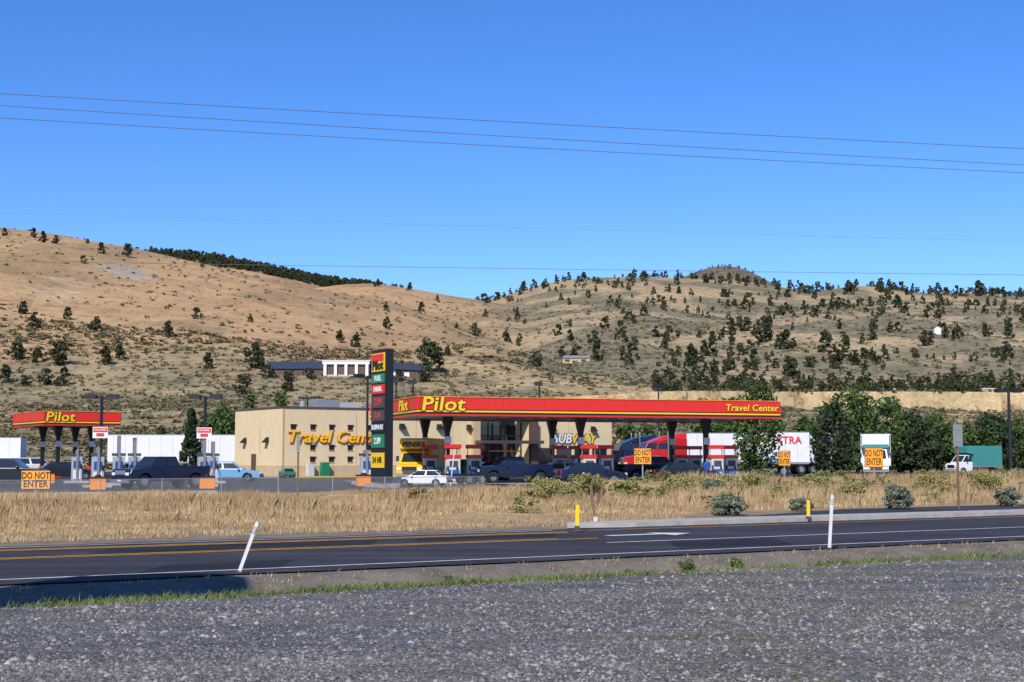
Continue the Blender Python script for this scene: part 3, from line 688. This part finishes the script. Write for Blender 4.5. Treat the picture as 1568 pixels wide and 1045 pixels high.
# ------------------------------------------------------------------ trees
def tube(p0,p1,r0,r1,n=6):
    p0=np.array(p0);p1=np.array(p1);d=p1-p0;d=d/np.linalg.norm(d)
    a=np.cross(d,[.3,.9,.1]);a/=np.linalg.norm(a);b=np.cross(d,a)
    t=np.arange(n)*2*np.pi/n; ring=np.cos(t)[:,None]*a+np.sin(t)[:,None]*b
    V=np.concatenate([p0+ring*r0,p1+ring*r1]); i=np.arange(n)
    return V,np.stack([i,(i+1)%n,n+(i+1)%n,n+i],1)
def leaves(C,size,rg,asp=1.0):
    n=len(C); d=rg.normal(size=(n,3)); d/=np.linalg.norm(d,axis=1)[:,None]
    e=rg.normal(size=(n,3)); e-=d*(e*d).sum(1)[:,None]; e/=np.linalg.norm(e,axis=1)[:,None]; f=np.cross(d,e)
    s=(size*rg.uniform(.6,1.3,n))[:,None]
    V=np.stack([C-e*s*.5,C+f*s*.5*asp,C+e*s*.6,C-f*s*.5*asp],1).reshape(-1,3)
    return V,np.arange(n*4).reshape(n,4)
def crown(kind,n_cl,n_lf,rg):
    pts=[]
    for i in range(n_cl):
        if kind=='round':
            z=rg.uniform(.12,.93); R=.5*math.sin(math.pi*min(1,(z-.02)/.98)**.8)**.6*rg.uniform(.55,1.05)
            a=rg.uniform(0,6.283); r=R*math.sqrt(rg.uniform(.2,1)); cr=rg.uniform(.09,.17)
        elif kind=='juniper':
            z=rg.uniform(.1,.93); R=.5*(1-z)**.55*min(1,z*5+.4)*rg.uniform(.7,1.1); a=rg.uniform(0,6.283); r=R*math.sqrt(rg.uniform(.1,1))*.85; cr=rg.uniform(.08,.15)*(1.2-z*.6)
        elif kind=='column':
            z=rg.uniform(.05,.95); R=.42*(1-z**3)*(.6+.4*min(1,z*4)); a=rg.uniform(0,6.283); r=R*math.sqrt(rg.uniform(.1,1)); cr=rg.uniform(.07,.13)
        else:
            z=rg.uniform(.15,.85); R=.5*math.sin(math.pi*z)**.5; a=rg.uniform(0,6.283); r=R*math.sqrt(rg.uniform(0,1)); cr=rg.uniform(.12,.2)
        c=np.array([r*math.cos(a),r*math.sin(a),z])
        q=rg.normal(size=(n_lf,3)); q/=np.linalg.norm(q,axis=1)[:,None]; q*=cr*rg.uniform(.5,1.05,(n_lf,1))**.6; q[:,2]*=.75
        pts.append(c+q)
    return np.concatenate(pts)
def tree_obj(name,x,y,z,h,w,kind,seed,n_cl=60,n_lf=45,leaf=.3,mat_='leafA'):
    rg=np.random.default_rng(seed)
    P=crown(kind,n_cl,n_lf,rg)*np.array([w,w,h]); lean=rg.normal(0,.03,2)
    LV,LF=leaves(P,leaf,rg)
    Vs=[LV];Fs=[LF];n=len(LV);o=n
    tv=[((0,0,-.2),(lean[0]*h,lean[1]*h,h*.35),.035*h*.6+.03,.025*h*.6),((lean[0]*h,lean[1]*h,h*.35),(lean[0]*h*1.5,lean[1]*h*1.5,h*.85),.025*h*.6,.02)]
    for i in range(7):
        a=rg.uniform(0,6.283); z0=rg.uniform(.12,.6)*h; tv.append(((lean[0]*z0,lean[1]*z0,z0),(w*.36*math.cos(a),w*.36*math.sin(a),z0+rg.uniform(.12,.28)*h),.012*h+.01,.01))
    for t in tv:
        V,Fa=tube(*t); Vs.append(V);Fs.append(Fa+o);o+=len(V)
    V=np.concatenate(Vs);Fa=np.concatenate(Fs); mi=np.zeros(len(Fa),int); mi[len(LF):]=1
    me=np_mesh(name,V,Fa,[M[mat_],M['bark']],mi); ob=bpy.data.objects.new(name,me); ob.location=(x,y,z); ob.rotation_euler=(0,0,rg.uniform(0,6)); link(ob)
def T_at(u,Y,vt,wpx,kind='round',name='deciduous_tree',seed=0,mat_='leafA',ncl=60,leaf=.33,nl=45):
    x=X(u,Y); z=h1(x,Y) if Y>182 else PZ
    h=at(u,vt,Y).z-z; tree_obj(name,x,Y,z,h,wpx/F*Y,kind,seed,ncl,nl,leaf,mat_)
T_at(292,142,627,36,'column','arborvitae_tree',1,'leafJ',60,.28)
T_at(1160,124,580,84,'round',seed=2,ncl=80,nl=40,leaf=.26); T_at(1128,172,606,64,seed=22)
for i,(u,vt,w) in enumerate([(1275,614,76),(1312,593,116),(1355,604,96),(1395,632,74),(1250,648,56),(1285,665,70),(1330,655,80),(1432,633,80),(1470,645,64),(1520,630,74),(1560,638,70),(1380,645,64),(1450,655,64),(1500,650,64),(1600,630,80),(1410,640,74),(1540,645,74)]):
    T_at(u,150+((i*37)%25),vt,w,'round',seed=30+i,ncl=66,mat_='leafA' if i%3 else 'leafJ')
for i,(u,vt,w) in enumerate([(958,645,46),(990,650,40),(1080,640,66),(1105,632,50),(1020,655,50),(380,600,28),(1235,635,50),(700,660,30),(430,598,34),(245,655,30),(1185,645,50)]):
    T_at(u,188+((i*31)%16),vt,w,'round',seed=60+i,ncl=44,nl=38,leaf=.4)
for i,(u,Y,vt,w) in enumerate([(350,160,622,52),(326,165,632,50),(308,170,645,40),(342,175,618,46)]): T_at(u,Y,vt,w,'round',seed=90+i,ncl=60)

def variant(kind,ncl,nlf,leaf,seed):
    rg=np.random.default_rng(seed); P=crown(kind,ncl,nlf,rg); return leaves(P,leaf,rg)
def scatter(name,vars_,P,S,mat_,rg):
    Vs=[];Fs=[];o=0; k=rg.integers(0,len(vars_),len(P)); R=rg.uniform(0,6.283,len(P))
    for j,(V,Fa) in enumerate(vars_):
        w=np.where(k==j)[0]
        if not len(w): continue
        c=np.cos(R[w])[:,None];s=np.sin(R[w])[:,None]
        x=(V[None,:,0]*c-V[None,:,1]*s)*S[w,0:1]+P[w,0:1]; y=(V[None,:,0]*s+V[None,:,1]*c)*S[w,0:1]+P[w,1:2]; z=V[None,:,2]*S[w,1:2]+P[w,2:3]
        Vs.append(np.stack([x,y,z],-1).reshape(-1,3)); Fs.append((Fa[None]+(np.arange(len(w))*len(V))[:,None,None]+o).reshape(-1,Fa.shape[1])); o+=len(w)*len(V)
    me=np_mesh(name,np.concatenate(Vs),np.concatenate(Fs),[M[mat_]]); link(bpy.data.objects.new(name,me))
jv=[variant('juniper',18,13,.15,100+i) for i in range(5)]+[variant('round',18,13,.16,110+i) for i in range(4)]
rg=np.random.default_rng(5)
def world_scatter(n,y0,y1,a0,a1,fn):
    y=rg.uniform(y0,y1,n); a=rg.uniform(a0,a1,n); x=a*y; u=CX+F*a
    k=rg.uniform(0,1,n)<fn(x,y,u); x=x[k];y=y[k]
    return np.stack([x,y,H(x,y)-.3],1)
P1=world_scatter(5600,560,1900,-.25,.75,lambda x,y,u: ss(660,880,u)*np.clip(ss(.40,.60,fbm(x/90.,y/120.,4,77))*.45+.17,0,1)*(.35+.65*ss(800,1500,y)))
P2=world_scatter(500,560,940,-.8,-.06,lambda x,y,u:.03+0*x)
P3=world_scatter(2300,1640,1840,-.30,.02,lambda x,y,u:ss(200,240,u)*(1-ss(520,640,u))*.9)
P4=world_scatter(1000,1500,1800,-.05,.6,lambda x,y,u:.3+0*x)
P5=world_scatter(2200,400,640,.10,.8,lambda x,y,u:.5*ss(.40,.55,fbm(x/60.,y/40.,3,71))+.06)
P6=world_scatter(300,1990,2120,.08,.20,lambda x,y,u:.25+0*x)
P=np.concatenate([P1,P2,P3,P4,P5,P6])
hh=np.concatenate([rg.uniform(3.0,8.5,len(P1)),rg.uniform(3,6,len(P2)),rg.uniform(4,12,len(P3)),rg.uniform(4,12,len(P4)),rg.uniform(2.0,5,len(P5)),rg.uniform(2,4.5,len(P6))])
S=np.stack([hh*rg.uniform(.7,1.15,len(P)),hh],1)
print('hill trees',len(P))
scatter('hill_juniper_trees',jv,P,S,'leafH',rg)
big=[(35,482,18),(53,503,22),(103,490,18),(145,508,20),(257,517,22),(592,505,18),(90,560,34),(160,560,26),(183,552,22),(25,552,24),(57,556,22),(318,566,22),(390,566,34),(520,526,18),(545,532,20),(658,570,42),(645,478,14),(155,389,16),(195,394,18),(50,364,14),(65,372,16),(85,374,12),(7,362,12),(134,374,8),(310,410,8),(578,440,12),(1120,512,22),(1170,525,34),(1205,535,26),(1265,540,30),(1140,508,22),(1300,452,20),(1375,472,18),(1440,470,16),(1500,454,22),(1310,560,20),(1420,530,22),(1545,520,22),(775,524,16),(820,562,22),(1060,560,30),(1210,580,32),(372,605,26),(440,600,26),(685,545,14),(740,455,12),(628,446,12),(8,588,26),(70,590,22),(98,592,26),(40,592,18)]
for i,(u,vb,px) in enumerate(big):
    p=hit(u,vb); h=px*1.2/F*p.y
    tree_obj('juniper_tree',p.x,p.y,p.z-.2,h,h*.95,'juniper' if i%3 else 'round',200+i,28,18,h*.11,'leafH')
sv=[variant('bush',6,7,.34,300+i) for i in range(5)]
P=world_scatter(28000,190,540,-.45,.45,lambda x,y,u:(.14+.8*ss(.42,.58,fbm(x/28.,y/28.,5,21))+.25*(1-ss(520,760,u)))*(1-.4*ss(760,900,u)))
Pb=world_scatter(24000,480,1250,-.5,.5,lambda x,y,u:.10+.55*ss(.44,.60,fbm(x/50.,y/70.,4,51))*(.15+.85*ss(620,820,u)))
P=np.concatenate([P,Pb]); s=rg.uniform(.7,2.0,len(P))*np.where(P[:,1]>480,1.35,1); S=np.stack([s,s*.6],1)
print('sage',len(P))
scatter('hillside_sagebrush',sv,P,S,'sagefar',rg)

def shrub(name,u,v,Y,wpx,hpx,mat_,seed,leaf=.08):
    x=X(u,Y); z=h1(x,Y); tree_obj(name,x,Y,z-.08,hpx/F*Y*1.15,wpx/F*Y,'bush',seed,28,100,leaf,mat_)
for i,(u,Y,w,hh,mt) in enumerate([(1115,54,52,30,'sage'),(1375,60,46,36,'sage'),(1540,64,40,30,'sage'),(1225,58,32,22,'sage'),(835,66,60,34,'rabbit'),(900,69,56,36,'rabbit'),(960,68,50,32,'rabbit'),(1045,70,60,32,'rabbit'),(1150,72,56,34,'rabbit'),(1250,74,60,34,'rabbit'),(1430,78,56,30,'rabbit'),(1510,80,60,32,'rabbit'),(1300,70,44,26,'rabbit'),(640,66,36,18,'rabbit'),(815,62,44,26,'rabbit'),(1090,72,40,26,'sage'),(870,64,40,24,'rabbit'),(1005,66,46,26,'rabbit'),(1190,68,44,26,'rabbit')]):
    shrub('sagebrush' if mt=='sage' else 'rabbitbrush',u,0,Y,w,hh,mt,400+i)
bv=[variant('bush',14,24,.09,330+i) for i in range(4)]
n=800; y=rg.uniform(45,95,n); a=rg.uniform(-.4,.42,n); x=a*y; c=y-.6*x
k=(c>54)&(c<79)&(rg.uniform(0,1,n)<.03*ss(-8,-2,x)+.75*ss(-4,8,x)*ss(62,70,c)); x=x[k];y=y[k]
s=rg.uniform(.5,1.5,len(x)); scatter('low_roadside_brush',bv,np.stack([x,y,H(x,y)-.05],1),np.stack([s,s*.62],1),'brush',rg)

def blades(name,P,hgt,wid,n,spread,mat_,rg,lean=.35):
    N=len(P); B=np.repeat(P,n,0)+np.concatenate([rg.normal(0,spread,(N*n,2)),np.zeros((N*n,1))],1)
    hh=np.repeat(hgt,n)*rg.uniform(.5,1.25,N*n); a=rg.uniform(0,np.pi,N*n); w=np.stack([np.cos(a),np.sin(a)*.5,0*a],1)*wid*rg.uniform(.6,1.3,(N*n,1))
    l=rg.normal(0,lean,(N*n,2))*hh[:,None]*.6+np.array([.08,.02])*hh[:,None]
    mid=B+np.concatenate([l*.35,(hh*.6)[:,None]],1); top=B+np.concatenate([l,hh[:,None]],1)
    V=np.stack([B-w*.6,B+w*.6,mid+w*.5,top,mid-w*.5],1).reshape(-1,3)
    Fa=np.arange(N*n*5).reshape(-1,5)
    me=np_mesh(name,V,Fa,[M[mat_]]); link(bpy.data.objects.new(name,me))
n=60000
y=rg.uniform(36,100,n); a=rg.uniform(-.42,.45,n); x=a*y; c=y-.6*x
lim=np.where(x>7,53.0,47.5)+(fbm(x*.5,y*.5,3,90)-.5)*6
k=(c>lim)&(c<81)&(rg.uniform(0,1,n)<ss(0,6,c-lim)*.8+.2)&(rg.uniform(0,1,n)<.3+.7*ss(.32,.52,fbm(x*.35,y*.7,3,93))); x=x[k];y=y[k]; c=y-.6*x
dens=fbm(x*.22,y*.4,4,91)
hg=(.10+.48*ss(.3,.72,dens))*ss(-1,11,c-47)*(1-.5*ss(69,78,c))*(1+.25*ss(0,10,x))
P=np.stack([x,y,H(x,y)-.03],1)
blades('dry_grass',P,hg,.017,9,.13,'drygrass',rg)
print('grass tufts',len(P))
n=6000; x=rg.uniform(-20,30,n); c=rg.uniform(44.6,50,n); k=(x<6); x=x[k];c=c[k]; y=c+.6*x
blades('verge_grass',np.stack([x,y,H(x,y)-.02],1),rg.uniform(.05,.2,len(x)),.013,6,.1,'drygrass',rg)
n=5200; x=rg.uniform(-15,22,n); c=25.1+rg.gamma(1.3,.5,n); k=(rg.uniform(0,1,n)<.3+.7*ss(.40,.58,fbm(x*.45,c*0,3,95))); x=x[k];c=c[k]; y=c+.6*x
blades('green_roadside_weeds',np.stack([x,y,H(x,y)-.02],1),rg.uniform(.04,.17,len(x)),.011,9,.08,'weed',rg,.8)
n=1800; x=rg.uniform(-15,24,n); c=rg.uniform(25.3,29.4,n); y=c+.6*x
blades('dry_verge_tufts',np.stack([x,y,H(x,y)-.02],1),rg.uniform(.03,.12,len(x)),.010,7,.08,'drygrass',rg,.8)
for i,(u,v,w,hh) in enumerate([(692,882,34,24),(515,897,22,18),(590,888,20,20),(100,912,24,22),(410,898,16,14),(965,868,22,16),(1050,862,30,18),(1125,858,22,16),(1335,852,16,16),(1220,858,20,12),(850,878,20,12)]):
    Y=HC/float(-slope(v))*1.02; x=X(u,Y); tree_obj('green_weed_plant',x,Y,h1(x,Y)-.02,hh/F*Y*1.2,w/F*Y,'bush',500+i,14,34,.045,'weed')

n=100000; y=12.5+18*rg.uniform(0,1,n)**1.3; a=rg.uniform(-.40,.40,n); x=a*y; k=(y-.6*x)<25.2; x=x[k];y=y[k]; N=len(x)
k=rg.uniform(0,1,N)<.35+.65*ss(.38,.6,fbm(x*.5+y*.1,y*1.2,4,97)); x=x[k];y=y[k];N=len(x)
ov=np.array([(1,0,0),(0,1,0),(-1,0,0),(0,-1,0),(.1,0,.8)]); of=np.array([(0,1,4),(1,2,4),(2,3,4),(3,0,4)])
s=np.clip(rg.lognormal(-4.3,.55,N),.006,.055)
R=rg.uniform(0,6.28,N); J=rg.uniform(.55,1.25,(N,5,3))
V=ov[None]*J*s[:,None,None]; cx_=np.cos(R)[:,None];sx_=np.sin(R)[:,None]
Vx=V[...,0]*cx_-V[...,1]*sx_+x[:,None]; Vy=V[...,0]*sx_+V[...,1]*cx_+y[:,None]; Vz=V[...,2]+.018
me=np_mesh('loose_gravel_stones',np.stack([Vx,Vy,Vz],-1).reshape(-1,3),(of[None]+(np.arange(N)*5)[:,None,None]).reshape(-1,3),[M['stone']]); link(bpy.data.objects.new('loose_gravel_stones',me))

# ------------------------------------------------------------------ hillside buildings
def house():
    p=hit(530,578); Y=p.y; k=Y/F; m=MB(); W=70*k; h=22*k
    m.box((0,4,h*.45),(W,8,h*.9),'offwhite'); m.box((0,-.2,h*.90),(W+.4,1.4,h*.2),'white'); m.box((0,3.8,h*1.05),(W+1,9.6,.4),'offwhite')
    m.box((0,-.03,h*.42),(W*.96,.1,h*.66),'shingle')
    for i in range(5): m.box((-W/2+.6+i*(W-1.2)/4,-.6,h*.4),(.9,.5,h*.8),'white')
    m.box((0,.2,-1.5),(W,2,3),'pink')
    a=88*k
    m.loft([[(-W/2-a,1,h*.5),(-W/2-.2,1,h*.5),(-W/2-.2,9,h*.5),(-W/2-a,9,h*.5)],[(-W/2-a,4,h*1.05),(-W/2-.2,4,h*1.05),(-W/2-.2,6,h*1.05),(-W/2-a,6,h*1.05)]],'bluesteel')
    m.box((-W/2-a/2,5,h*.1),(a-.6,7,h*.7),'shingle')
    b=80*k
    m.loft([[(W/2+.2,1,h*.6),(W/2+b,1,h*.35),(W/2+b,9,h*.35),(W/2+.2,9,h*.6)],[(W/2+.2,4,h*1.1),(W/2+b,4,h*.8),(W/2+b,6,h*.8),(W/2+.2,6,h*1.1)]],'bluesteel'); m.box((W/2+b/2,5,0),(b-.6,7,h*.7),'shingle')
    for i in range(3): m.box((W/2+3+i*4.4,1.45,h*.1),(1.6,.1,h*.3),'white')
    m.obj('hillside_house',(p.x,p.y,p.z+.3))
    for i,(dx,hh) in enumerate([(-W/2-a*.9,4.5),(-W/2-a*.55,3.2),(-W/2-a*.2,3.8),(W/2+b*.2,3.0),(W/2+b*.6,3.6),(W/2+b*1.1,5)]):
        x=p.x+dx; y=p.y-6; tree_obj('juniper_tree',x,y,h1(x,y)-.2,hh,hh*1.3,'round',700+i,24,18,hh*.12,'leafH')
house()
p=hit(1436,512); m=MB(); m.cyl((0,0,-1),(0,0,3),2.2,2.2,20,'white'); m.cyl((0,0,3),(0,0,4),2.2,.3,20,'white'); m.obj('water_tank',p)
p=hit(1437,599); k=p.y/F; m=MB()
for i in range(9):
    if i==4: continue
    L=22*k; m.box(((i-4.2)*23*k,0,.3),(L,.5,1.0),'pink'); m.box(((i-4.2)*23*k,-.05,.9),(L+.1,.7,.2),'white')
m.obj('long_masonry_wall',(p.x,p.y,p.z-.2))
p=hit(883,556); k=p.y/F; m=MB(); m.box((0,3,.5),(42*k,6,3.),'stucco2'); m.loft([[(-22*k,-.4,2),(22*k,-.4,2),(22*k,6.4,2),(-22*k,6.4,2)],[(-20*k,3,3.4),(20*k,3,3.4),(20*k,3.1,3.4),(-20*k,3.1,3.4)]],'grey'); m.box((-4,-.03,1.),(2,.1,1.),'glass'); m.box((3,-.03,1.),(2,.1,1.),'glass'); m.obj('distant_house',p)

# ------------------------------------------------------------------ wires
def wire(p1,p2,x0=-34,x1=44,sag=.5,r=.012):
    d=(p2-p1); pts=[]; n=40
    for i in range(n+1):
        x=x0+(x1-x0)*i/n; t=(x-p1.x)/d.x; q=p1+d*t; s=i/n; q.z-=sag*4*s*(1-s)-sag*.8; pts.append(q)
    cu=bpy.data.curves.new('power_line','CURVE'); cu.dimensions='3D'; cu.bevel_depth=r; cu.bevel_resolution=1
    sp=cu.splines.new('POLY'); sp.points.add(n)
    for i,q in enumerate(pts): sp.points[i].co=(*q,1)
    cu.materials.append(M['wirecol']); link(bpy.data.objects.new('power_line',cu))
W_=[((0,143,35),(1568,226,41),.25,.0085),((0,161,35.8),(1568,250,42.5),.4,.0085),((0,180,36.5),(1568,262,43),.4,.0085),((0,325,54),(1568,369,60),.2,.003),((0,400,64),(1568,421,67),.15,.011)]
for a_,b_,sg,r in W_: wire(at(*a_),at(*b_),-40 if a_[2]<50 else -60,50 if a_[2]<50 else 66,sg,r)
upole(-40,28.5,11.8,0); upole(50,49,12,.3); upole(-60,46,12.5,0); upole(66,76,12.5,.5)

# ------------------------------------------------------------------ sun, sky, camera
S=Vector((-.30,-.95,0)).normalized(); EL=math.radians(40)
sun_dir=Vector((S.x*math.cos(EL),S.y*math.cos(EL),math.sin(EL)))
dd=11.6/math.tan(EL); cx0=-6.6+S.x*dd; cy0=24.9+S.y*dd
m=MB()
out=[(-1.8,-1.6),(1.8,-1.6),(1.75,.4),(1.3,1.2),(.5,1.6),(-.5,1.6),(-1.3,1.2),(-1.75,.4)]
m.loft([[(p[0],-.15,11.6+p[1]) for p in out],[(p[0],.15,11.6+p[1]) for p in out]],'red'); m.cyl((-1.5,.3,0),(-1.5,.3,12.5),.14,.12,12,'galv'); m.box((0,-.17,11.4),(2.8,.04,1.2),'yellow')
m.obj('added_shadow_caster',(cx0,cy0,0))  # sign shape added out of view only to cast the shadow on the verge
sd=bpy.data.lights.new('sun','SUN'); sd.energy=5.0; sd.angle=math.radians(.5); sd.color=(1,.94,.84)
so=bpy.data.objects.new('sun',sd); so.rotation_euler=sun_dir.to_track_quat('Z','Y').to_euler(); so.location=(0,0,60); link(so)
w=bpy.data.worlds.new('World'); scene.world=w; w.use_nodes=True; nt=w.node_tree
sk=nt.nodes.new('ShaderNodeTexSky'); sk.sky_type='NISHITA'; sk.sun_disc=False; sk.sun_elevation=EL; sk.sun_rotation=math.atan2(S.x,S.y)
sk.altitude=1500; sk.air_density=1.0; sk.dust_density=.2; sk.ozone_density=4
hs=nt.nodes.new('ShaderNodeHueSaturation'); hs.inputs['Saturation'].default_value=1.22
tint=nt.nodes.new('ShaderNodeVectorMath'); tint.operation='MULTIPLY'; tint.inputs[1].default_value=(.97,1.03,1.33)
nt.links.new(sk.outputs[0],hs.inputs['Color']); nt.links.new(hs.outputs[0],tint.inputs[0]); nt.links.new(tint.outputs[0],nt.nodes['Background'].inputs[0]); nt.nodes['Background'].inputs[1].default_value=.13
cd=bpy.data.cameras.new('camera'); cd.lens=50; cd.sensor_width=36; cd.clip_end=12000; cd.clip_start=.1
co=bpy.data.objects.new('camera',cd); co.location=(0,0,HC); co.rotation_euler=(math.pi/2+PT,0,0); link(co); scene.camera=co
scene.view_settings.view_transform='Standard'; scene.view_settings.look='None'; scene.view_settings.exposure=0
